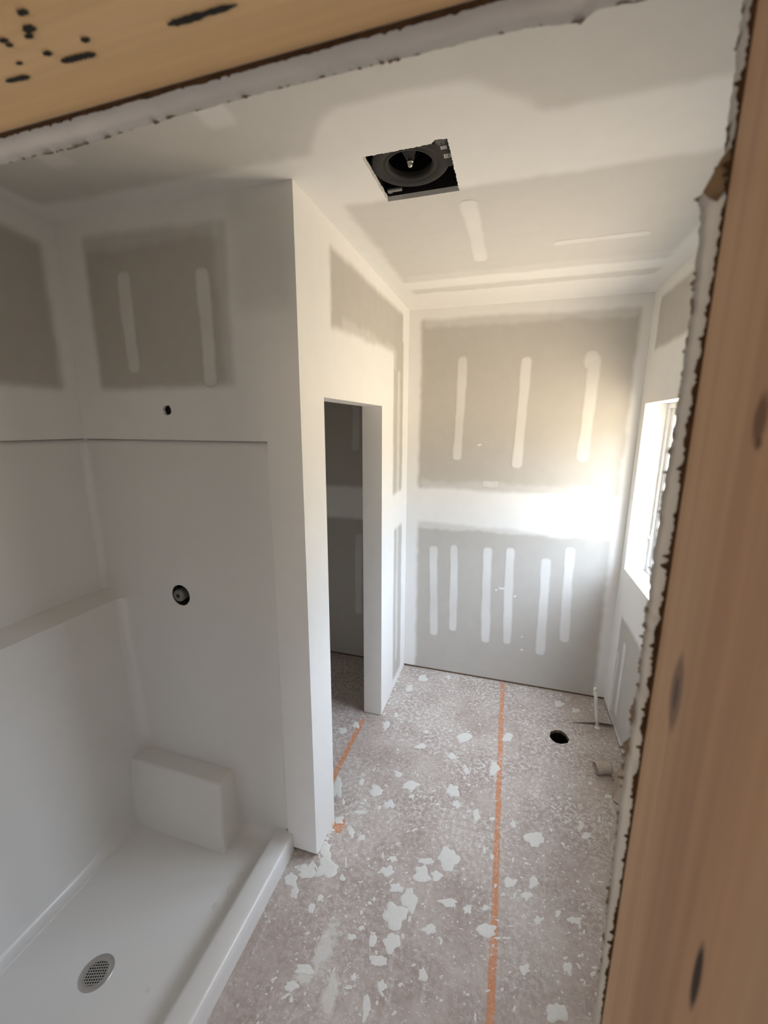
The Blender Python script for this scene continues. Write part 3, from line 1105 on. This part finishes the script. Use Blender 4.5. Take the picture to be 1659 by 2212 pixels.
md = sur.modifiers.new('edge', 'EDGE_SPLIT')
md.split_angle = math.radians(50)

# pan with threshold: floor falling to the drain
DR = at(208, 2096, 'z', .03)
prof = [(-.985, None), (-.975, .036), (-.966, .050), (-.957, .068), (-.949, .082), (-.941, .0905), (-.930, .0940), (-.900, .0950), (-.868, .0955), (-.860, .0945), (-.855, .0915), (-.853, .0865), (-.852, .050), (-.851, .0)]
ys_ = np.concatenate([np.linspace(YN - .01, DR.y - .1, 8), np.linspace(DR.y - .1, DR.y + .1, 9)[1:], np.linspace(DR.y + .1, YE, 10)[1:], ])
xs_ = list(np.linspace(-1.74, DR.x - .1, 6)) + list(np.linspace(DR.x - .1, DR.x + .1, 9)[1:]) + list(np.linspace(DR.x + .1, -.995, 5)[1:])
pv, pf = [], []


def zpan(x, y):
    d = math.hypot(x - DR.x, y - DR.y)
    return ZFLOOR - .012 + .012 * min(1, d / .75)


for y in ys_:
    yc = min(y, YS - .001)
    for x in xs_: pv.append((x, y, zpan(x, y)))
    for (x, z) in prof:
        pv.append((x, yc if z is not None and x > -.90 else y, zpan(x, y) + .002 if z is None else z))
nr = len(xs_) + len(prof)
for i in range(len(ys_) - 1):
    for j in range(nr - 1):
        a = i * nr + j
        pf.append((a, a + 1, a + nr + 1, a + nr))
# closed end of the threshold
i = len(ys_) - 1
pf.append(tuple(i * nr + j for j in range(len(xs_) + 1, nr)))
pan = mesh('pan', pv, pf, M_ACRYL, shower, smooth=True)
pan.matrix_parent_inverse = shower.matrix_world.inverted()
md = pan.modifiers.new('edge', 'EDGE_SPLIT')
md.split_angle = math.radians(60)

# moulded foot rest in the far corner
fy0, fy1, ft = 1.262, 1.308, .353
hexv = [(-1.71, fy0, .015), (-1.140, fy0, .015), (-1.130, YE + .004, .015), (-1.72, YE + .004, .015),
        (-1.71, fy1, ft), (-1.168, fy1, ft - .002), (-1.160, YE + .004, ft - .004), (-1.72, YE + .004, ft - .004)]
bm = bmesh.new()
hv = [bm.verts.new(p) for p in hexv]
for f_ in ((0, 1, 5, 4), (1, 2, 6, 5), (4, 5, 6, 7), (3, 0, 4, 7), (2, 3, 7, 6), (0, 3, 2, 1)): bm.faces.new([hv[k] for k in f_])
bm.edges.ensure_lookup_table()
es = [e_ for e_ in bm.edges if {e_.verts[0].index, e_.verts[1].index} in ({4, 5}, {1, 5}, {5, 6})] if False else [e_ for e_ in bm.edges if e_.verts[0] in (hv[5],) or e_.verts[1] in (hv[5],) or {e_.verts[0], e_.verts[1]} == {hv[4], hv[5]}]
bmesh.ops.bevel(bm, geom=es, offset=.014, segments=4, profile=.5, affect='EDGES')
fr_ = bm_obj('foot_rest', bm, M_ACRYL, shower, smooth=True)
md = fr_.modifiers.new('edge', 'EDGE_SPLIT')
md.split_angle = math.radians(35)

# drain with a square-holed strainer
zd = zpan(DR.x, DR.y)
drain = empty('drain', (DR.x, DR.y, zd))
bm = bmesh.new()
bm_lathe(bm, [(.036, .0012), (.042, .0032), (.050, .0034), (.0545, .0024), (.056, .0006)], 48, (DR.x, DR.y, zd))
drain_ring = bm_obj('drain', bm, M_CHROME, shower, smooth=True)
bpy.data.objects.remove(drain, do_unlink=True)
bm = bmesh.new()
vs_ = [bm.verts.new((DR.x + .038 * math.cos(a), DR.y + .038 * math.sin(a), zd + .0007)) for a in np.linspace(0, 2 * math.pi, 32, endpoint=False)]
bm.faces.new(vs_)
shade_disc = bm_obj('drain_shade_disc', bm, M_CAVITY_SHADE, None)  # flat black disc, painted shade below the strainer
shade_disc.parent = drain_ring
bm = bmesh.new()
for k in range(-4, 5):
    off = k * .0082
    hl = math.sqrt(max(0, .0375 ** 2 - off ** 2))
    if hl < .006: continue
    bm_box(bm, DR.x + off - .0016, DR.x + off + .0016, DR.y - hl, DR.y + hl, zd + .0012, zd + .0026)
    bm_box(bm, DR.x - hl, DR.x + hl, DR.y + off - .0016, DR.y + off + .0016, zd + .0012, zd + .0025)
bmesh.ops.rotate(bm, verts=bm.verts, cent=(DR.x, DR.y, zd), matrix=Matrix.Rotation(.35, 3, 'Z'))
st = bm_obj('strainer', bm, M_CHROME, None)
st.parent = drain_ring
# small crumbs of compound stuck to the pan are parts of nothing else: thin smears
for i, (px, py, r) in enumerate([(497, 1920, 14), (465, 1954, 10), (320, 2134, 6)]):
    q = at(px, py, 'z', ZFLOOR)
    bm = bmesh.new()
    vs_ = []
    rs = random.Random(300 + i)
    c_ = bm.verts.new((q.x, q.y, zpan(q.x, q.y) + .0018))
    for k in range(12):
        a = 2 * math.pi * k / 12
        R_ = r * .0014 * rs.uniform(.5, 1.1)
        vs_.append(bm.verts.new((q.x + R_ * math.cos(a), q.y + R_ * math.sin(a) * 1.3, zpan(q.x, q.y) + .0002)))
    for k in range(12): bm.faces.new((c_, vs_[k], vs_[(k + 1) % 12]))
    bm_obj('compound_smear', bm, M_MUD, shower)

# mixing valve inside the wall opening
valve = empty('shower_valve', (VC.x - .015, YE + .03, VC.z))
tag(valve, 'grey plastic shower valve stem recessed in round wall hole', 'valve')
vx, vz = VC.x - .016, VC.z - .006
bm = bmesh.new()
bm_lathe(bm, [(.001, -.004), (.022, -.004), (.0275, .0), (.0290, .007), (.0290, .060)], 28, (vx, YE + .004, vz), 'y')
bm_obj('stem_cap', bm, M_GREYPL, valve, smooth=True)
bm = bmesh.new()
bm_lathe(bm, [(.001, -.006), (.008, -.006), (.010, -.003)], 16, (vx, YE + .004, vz), 'y')
bm_obj('screw', bm, M_DARKGREY, valve, smooth=True)
bm = bmesh.new()
bm_box(bm, vx - .06, vx + .06, YE + .064, YE + .075, vz - .055, vz + .055)
bm_obj('valve_body', bm, M_CAVITY_SHADE, valve)  # plate closing the opening, shade painted into its near-black

# ------------------------------------------------------------------ ceiling fan housing above the cut-out
fan = empty('exhaust_fan', ((FX0 + FX1) / 2, (FY0 + FY1) / 2, H))
tag(fan, 'black metal exhaust fan housing exposed through square hole in ceiling', 'fan')
zc = H + .0165
bm = bmesh.new()
x0, x1, y0, y1 = FX0 - .006, FX1 + .006, FY0 - .022, FY1 + .006
zt_ = zc + .15
v = [bm.verts.new(p) for p in ((x0, y0, zc), (x1, y0, zc), (x1, y1, zc), (x0, y1, zc), (x0, y0, zt_), (x1, y0, zt_), (x1, y1, zt_), (x0, y1, zt_))]
for f_ in ((0, 1, 5, 4), (1, 2, 6, 5), (2, 3, 7, 6), (3, 0, 4, 7), (4, 5, 6, 7)): bm.faces.new([v[k] for k in f_])
bm_obj('housing_box', bm, M_BLACK, fan)
zpl = zc + .002
fc_ = at(886, 359, 'z', zpl)
fcx, fcy = fc_.x, fc_.y
bm = bmesh.new()
bm_lathe(bm, [(.069, .020), (.0695, .008), (.073, .002), (.080, .0), (.084, .003), (.087, .003), (.090, .0), (.117, .0005), (.121, .004), (.122, .012)], 64, (fcx, fcy, zpl))
bm_obj('inlet_ring', bm, M_DARKGREY, fan, smooth=True)
bm = bmesh.new()
vs_ = []
for a in np.linspace(0, 2 * math.pi, 40, endpoint=False): vs_.append(bm.verts.new((fcx + .079 * math.cos(a), fcy + .079 * math.sin(a), zpl + .10)))
bm.faces.new(vs_)
bm_lathe(bm, [(.079, .10), (.079, .05)], 40, (fcx, fcy, zpl))
bm_obj('scroll_cavity', bm, M_CAVITY_SHADE, fan)  # shade of the recess is put into its colour
# blower wheel: rim of blades, arms to the hub and a bright shaft nut
bm = bmesh.new()
for k in range(36):
    a = 2 * math.pi * k / 36
    c, s = math.cos(a), math.sin(a)
    c2, s2 = math.cos(a + .09), math.sin(a + .09)
    vv = [bm.verts.new((fcx + r * cc, fcy + r * ss, zpl + hh)) for (r, cc, ss, hh) in ((.062, c, s, .050), (.072, c2, s2, .050), (.072, c2, s2, .095), (.062, c, s, .095))]
    bm.faces.new(vv)
bm_obj('blower_blades', bm, M_CAVITY_SHADE, fan)  # blades coloured near-black for the shade inside the ring
for ang in (math.radians(235), math.radians(300), math.radians(90)):
    bm = bmesh.new()
    c, s = math.cos(ang), math.sin(ang)
    P0 = Vector((fcx, fcy, zpl + .012)); P1 = Vector((fcx + .050 * c, fcy + .050 * s, zpl + .060))
    sd = Vector((-s, c, 0))
    vv = [bm.verts.new(p) for p in (P0 - sd * .009, P0 + sd * .009, P1 + sd * .016, P1 - sd * .016)]
    up = Vector((0, 0, .004))
    v2 = [bm.verts.new(p.co + up) for p in vv]
    bm.faces.new(vv); bm.faces.new(v2)
    for k in range(4): bm.faces.new((vv[k], vv[(k + 1) % 4], v2[(k + 1) % 4], v2[k]))
    bm_obj('arm', bm, M_BLACK, fan)
bm = bmesh.new()
bm_lathe(bm, [(.0005, -.003), (.003, -.003), (.006, -.001), (.0075, .002), (.0078, .008), (.010, .010)], 20, (fcx, fcy, zpl))
bm_obj('shaft_nut', bm, M_CHROME, fan, smooth=True)
# rating label: dark sticker with printed bars, a barcode and a small house-shaped emblem
lab = box('rating_label', -.268, -.226, 1.338, 1.50, zpl - .0006, zpl - .0002, M_DARKGREY, fan)


def printed(name, polys, z, m, parent):
    v, f = [], []
    for p in polys:
        b = len(v)
        v += [(x, y, z) for x, y in p]
        f.append(tuple(range(b + len(p) - 1, b - 1, -1)))
    o = mesh(name, v, f, m)
    o.parent = parent
    o.matrix_parent_inverse = parent.matrix_world.inverted()
    return o


R4 = lambda a, b, c, d: [(a, c), (b, c), (b, d), (a, d)]
printed('text_lines', [R4(-.262 + .0042 * k, -.2602 + .0042 * k, 1.345, 1.345 + (.045 if k % 3 else .036)) for k in range(7)], zpl - .0009, M_GREYPL, lab)
printed('barcode', [R4(-.254 + .0028 * k, -.2526 + .0028 * k + (.0006 if k % 2 else 0), 1.396, 1.412) for k in range(7)], zpl - .0009, M_PRINT, lab)
ex, ey = -.250, 1.436
printed('emblem', [R4(ex, ex + .0035, ey, ey + .020), R4(ex + .0035, ex + .016, ey, ey + .003), R4(ex + .0035, ex + .016, ey + .017, ey + .020),
                   R4(ex + .005, ex + .0135, ey + .0048, ey + .0072), R4(ex + .005, ex + .0135, ey + .0088, ey + .0112), R4(ex + .005, ex + .0135, ey + .0128, ey + .0152),
                   [(ex + .0165, ey + .0), (ex + .0225, ey + .010), (ex + .0165, ey + .020)]], zpl - .0009, M_PRINT, lab)
bm = bmesh.new()
bm_box(bm, -.468, -.418, 1.578, 1.592, zpl - .002, zpl + .004, .001)
bm_box(bm, -.470, -.455, 1.586, 1.600, zpl - .001, zpl + .006, .001)
bm_obj('wire_clip', bm, M_GREYPL, fan)

# ------------------------------------------------------------------ small things by the right wall
pb = at(1290, 1572, 'z', 0)
ptop = at(1286.5, 1487, 'y', pb.y)
bm = bmesh.new()
bm_tube(bm, [(pb.x, pb.y, -.0), (pb.x * .7 + ptop.x * .3, pb.y, ptop.z * .3), (pb.x * .3 + ptop.x * .7, pb.y, ptop.z * .7), (ptop.x, pb.y, ptop.z)], .0105, 14)
pipe = empty('water_pipe', (pb.x, pb.y, 0))
tag(pipe, 'thin white plastic water pipe stub rising from floor by right wall', 'pipe')
bm_obj('tube', bm, M_PEX, pipe, smooth=True)
bm = bmesh.new()
bm_lathe(bm, [(.0005, .004), (.0112, .004), (.0118, .0), (.0118, -.016), (.0105, -.017)], 16, (ptop.x, pb.y, ptop.z))
bm_obj('end_cap', bm, M_PEX, pipe, smooth=True)
bm = bmesh.new()
bm_lathe(bm, [(.0105, .014), (.015, .006), (.017, .0)], 16, (pb.x, pb.y, 0.0005))
bm_obj('floor_grommet', bm, M_PEX, pipe, smooth=True)


# curled floor-paper scraps
def curl(name, p0, p1, r, turns, m, label, seed, tail=.08):
    """paper sheet rolling up along the axis p0-p1, its tail flat on the floor"""
    p0, p1 = Vector(p0), Vector(p1)
    ax = (p1 - p0)
    side = Vector((-ax.y, ax.x, 0)).normalized()
    rs = random.Random(seed)
    n_a, n_l = 40, 12
    v, f = [], []
    prof_ = [(tail * (1 - k / 8) , 0.0012) for k in range(8)]
    for k in range(n_a + 1):
        a = turns * 2 * math.pi * k / n_a
        rr = r * (1 - .22 * k / n_a)
        prof_.append((-rr * math.sin(a), r - rr * math.cos(a) + .0012))
    for i in range(n_l + 1):
        t = i / n_l
        c = p0 + ax * t
        for (s, h) in prof_:
            j = .0025 * math.sin(9 * t + 40 * h + seed) * (1 if h > .002 else 0)
            e_ = (.010 * (rs.random() - .5) if i in (0, n_l) else 0)
            v.append(c + ax.normalized() * e_ + side * (s + j) + Vector((0, 0, h)))
    m_ = len(prof_)
    for i in range(n_l):
        for k in range(m_ - 1):
            a = i * m_ + k
            f.append((a, a + 1, a + m_ + 1, a + m_))
    o = mesh(name, v, f, m, None, smooth=True)
    so = o.modifiers.new('thick', 'SOLIDIFY')
    so.thickness = .0008
    tag(o, label, 'paper')
    return o


M_SCRAP = plain('floor_paper', (0.52, 0.45, 0.39), .85, spec=.2, noise=.12, nscale=30)
c0_, c1_ = at(1283, 1668, 'z', 0), at(1315, 1666, 'z', 0)
curl('paper_curl', (c0_.x, c0_.y - .005, 0), (c1_.x, c1_.y - .01, 0), .034, 1.2, M_SCRAP, 'rolled up scrap of grey brown floor paper near the round floor hole', 2, -.05)
d0_, d1_ = at(1318, 1700, 'z', 0), at(1332, 1660, 'z', 0)


def flap(name, outline_px, lift, label, m):
    """torn floor-paper flap: outline on the floor, lifted corners"""
    P = [at(x, y, 'z', 0) for x, y in outline_px]
    c = sum(P, Vector()) / len(P)
    n = len(P)
    v = [c + Vector((0, 0, .004))] + [p + Vector((0, 0, h + .0015)) for p, h in zip(P, lift)]
    f = [(0, i, i % n + 1) for i in range(1, n + 1)]
    o = mesh(name, v, f, m)
    ss = o.modifiers.new('soft', 'SUBSURF'); ss.levels = 2; ss.render_levels = 2; ss.subdivision_type = 'SIMPLE'
    so = o.modifiers.new('thick', 'SOLIDIFY'); so.thickness = .0008
    tag(o, label, 'paper')
    return o


flap('paper_flap', [(1322, 1702), (1333, 1676), (1348, 1664), (1350, 1700), (1343, 1745), (1323, 1730)], [.02, .045, .06, .04, .005, .004],
     'torn flap of floor paper standing up beside the stud', M_SCRAP)
flap('paper_flap', [(1237, 1561), (1290, 1566), (1322, 1574), (1318, 1558), (1306, 1532), (1262, 1545)], [.002, .018, .030, .010, .001, .0],
     'lifted sheet of floor paper with a dark gap around the white pipe', M_FLOOR)

# ------------------------------------------------------------------ splatters of joint compound on the floor
spl = [  # (x, y, half-width, half-height) measured in a crop with origin (600,1400), scale .4822
    (765, 945, 50, 45), (645, 1015, 38, 35), (712, 1020, 25, 22), (525, 1200, 55, 55), (590, 1130, 32, 55), (530, 1075, 28, 22), (490, 1000, 28, 24),
    (765, 1140, 38, 20), (1150, 855, 42, 33), (1040, 1050, 27, 24), (1145, 1050, 20, 28), (1115, 1110, 22, 22), (1250, 1635, 48, 45), (1300, 1435, 20, 30),
    (935, 1265, 42, 33), (1382, 842, 20, 16), (1358, 795, 12, 20), (510, 1320, 40, 40), (450, 1400, 42, 24), (395, 1610, 18, 60), (465, 1515, 20, 28),
    (60, 1515, 28, 26), (150, 1165, 15, 25), (190, 1120, 14, 18), (75, 1095, 20, 24), (220, 985, 52, 42), (288, 1030, 11, 16), (515, 945, 18, 14),
    (665, 955, 34, 15), (425, 1310, 18, 30), (375, 1255, 14, 11), (330, 1295, 20, 16), (680, 1260, 28, 24), (650, 1465, 22, 28), (850, 1170, 20, 20),
    (370, 735, 34, 8), (440, 640, 30, 24), (500, 700, 22, 20), (595, 615, 38, 18), (785, 640, 28, 28), (800, 700, 16, 18), (890, 750, 16, 26),
    (650, 135, 20, 16), (590, 180, 15, 15), (835, 400, 34, 20), (1030, 400, 22, 20), (780, 485, 20, 12), (845, 550, 13, 15), (970, 540, 24, 26),
    (960, 765, 12, 9), (268, 625, 20, 45), (290, 370, 20, 14), (350, 345, 18, 13), (375, 600, 12, 15), (540, 565, 20, 12), (1480, 665, 18, 9),
    (1400, 605, 10, 8), (1055, 790, 13, 16), (1225, 815, 8, 7), (1260, 250, 22, 13), (1335, 280, 18, 11), (765, 130, 10, 8), (530, 300, 10, 10),
    (665, 375, 12, 8), (600, 665, 12, 9), (390, 682, 9, 9), (455, 715, 10, 9), (215, 905, 22, 40), (130, 1005, 45, 25), (60, 1040, 30, 30), (330, 825, 16, 20),
    (375, 850, 16, 14), (275, 770, 22, 16), (293, 690, 8, 14), (1060, 1110, 8, 14), (1010, 1105, 10, 8), (1165, 1220, 18, 18), (1255, 1190, 14, 16), (1330, 1220, 30, 18),
    (925, 905, 8, 20), (960, 935, 9, 14), (985, 1300, 14, 8), (1025, 1300, 22, 5), (1105, 1440, 22, 24), (120, 1440, 45, 22), (340, 1475, 14, 18), (560, 1290, 8, 12),
    (315, 1520, 20, 10), (60, 1575, 9, 16), (975, 1065, 8, 8), (590, 1215, 8, 14), (725, 1300, 8, 6), (1440, 770, 8, 14), (485, 345, 14, 22), (640, 440, 22, 12), (715, 700, 8, 6),
    (830, 990, 8, 6), (405, 945, 8, 6), (470, 930, 6, 14), (305, 960, 5, 24), (930, 1165, 16, 14), (1350, 1380, 10, 7)]


def splat(name, cx, cy, rx, ry, rng, hgt, parent, mat):
    """a dried blob: uneven outline, domed, sitting on the floor; pixel ellipse laid onto z=0"""
    n = 40
    ph = [rng.uniform(0, 6.28) for _ in range(9)]
    am = [rng.uniform(.05, .18), rng.uniform(.05, .17), rng.uniform(.04, .14), rng.uniform(.03, .12), rng.uniform(.02, .09), rng.uniform(.02, .08), rng.uniform(.01, .07), rng.uniform(.01, .06), rng.uniform(.01, .05)]
    C = at(cx, cy, 'z', 0)
    v = [C + Vector((0, 0, hgt))]
    rings_ = ((.55, .95), (.86, .75), (1.0, .0))
    for (s, hz) in rings_:
        for k in range(n):
            a = 2 * math.pi * k / n
            r = 1 + sum(am[i] * (.95 if i < 4 else .75) * math.sin((i + 2) * a + ph[i]) for i in range(9))
            p = at(cx + rx * r * s * math.cos(a), cy + ry * r * s * math.sin(a), 'z', 0)
            v.append(p + Vector((0, 0, .0005 + hgt * hz * rng.uniform(.85, 1.15))))
    f = [(0, (k + 1) % n + 1, k + 1) for k in range(n)]
    for q in range(2):
        b_ = 1 + q * n
        for k in range(n):
            f.append((b_ + k, b_ + (k + 1) % n, b_ + n + (k + 1) % n, b_ + n + k))
    me_v = [p - Vector((C.x, C.y, 0)) for p in v]
    nrm = (me_v[f[0][1]] - me_v[f[0][0]]).cross(me_v[f[0][2]] - me_v[f[0][0]])
    if nrm.z < 0: f = [q[::-1] for q in f]
    o = mesh(name, me_v, f, mat, parent, smooth=True)
    o.location = (C.x, C.y, 0)
    return o


rng = random.Random(77)
protos = []
for (x, y, a, b) in spl:
    px, py = 600 + x * .4822, 1400 + y * .4822
    o = splat('compound_splatter', px, py, a * .4822, b * .4822, rng, .0012 + .00004 * min(a, b), floor, M_MUD)
    if a < 30 and b < 30: protos.append(o)
# small ones between, copies of the modest blobs
cnt = 0
while cnt < 150:
    x = rng.uniform(-.70, .62)
    y = rng.triangular(.75, 3.0, 1.9)
    if x < -.82 or (x < -.70 and y < 1.4): continue
    if (x - .41) ** 2 + (y - 2.53) ** 2 < .012: continue
    pr = rng.choice(protos)
    c = pr.copy()
    COL.objects.link(c)
    c.parent = floor
    sc = rng.uniform(.012, .030) * (.5 if rng.random() < .6 else .8) / max(pr.dimensions.x, pr.dimensions.y, .01)
    c.location = (x, y, .0002)
    c.rotation_euler = (0, 0, rng.uniform(0, 6.28))
    c.scale = (sc * rng.uniform(.6, 1.1), sc, sc * .8)
    cnt += 1
# ridge of compound squeezed out where the partition meets the floor
for (pa, pb_, w_) in (((686, 1858), (720, 1770), .02), ((636, 1872), (682, 1872), .022), ((826, 1546), (866, 1445), .02)):
    A, B = at(*pa, 'z', 0), at(*pb_, 'z', 0)
    n = 9
    for k in range(n):
        t = (k + rng.uniform(.2, .8)) / n
        p = A.lerp(B, t)
        pr = rng.choice(protos)
        c = pr.copy()
        COL.objects.link(c)
        c.parent = floor
        sc = rng.uniform(.6, 1.3) * w_ * 1.6 / max(pr.dimensions.x, pr.dimensions.y, .01)
        c.location = (p.x + rng.uniform(.0, .016), p.y + rng.uniform(-.01, .01), .0003)
        c.rotation_euler = (0, 0, rng.uniform(0, 6.28))
        c.scale = (sc, sc * rng.uniform(.5, 1), sc * 1.2)

# the countless flecks between them: one joined mesh
fl_v, fl_f = [], []
rf = random.Random(505)
for _ in range(2400):
    y = 3.0 - 2.2 * rf.random() ** 1.7
    x = rf.uniform(-.70, .72)
    if x < XL + .02 and (y < YD1 or y > YD2): continue
    if (x - .41) ** 2 + (y - 2.53) ** 2 < .009: continue
    r = .0014 + .0052 * rf.random() ** 4
    ang = rf.gauss(.8, .7)
    ca, sa = math.cos(ang), math.sin(ang)
    el = rf.uniform(1.0, 3.2)
    b = len(fl_v)
    fl_v.append((x, y, .0012))
    n = 7
    for k in range(n):
        a = 2 * math.pi * k / n
        q = r * rf.uniform(.5, 1.15)
        ux, uy = q * el * math.cos(a), q * math.sin(a)
        fl_v.append((x + ux * ca - uy * sa, y + ux * sa + uy * ca, .0004))
    fl_f += [(b, b + 1 + k, b + 1 + (k + 1) % n) for k in range(n)]
tag(mesh('compound_flecks', fl_v, fl_f, M_MUD, floor, smooth=True), kind='stuff')
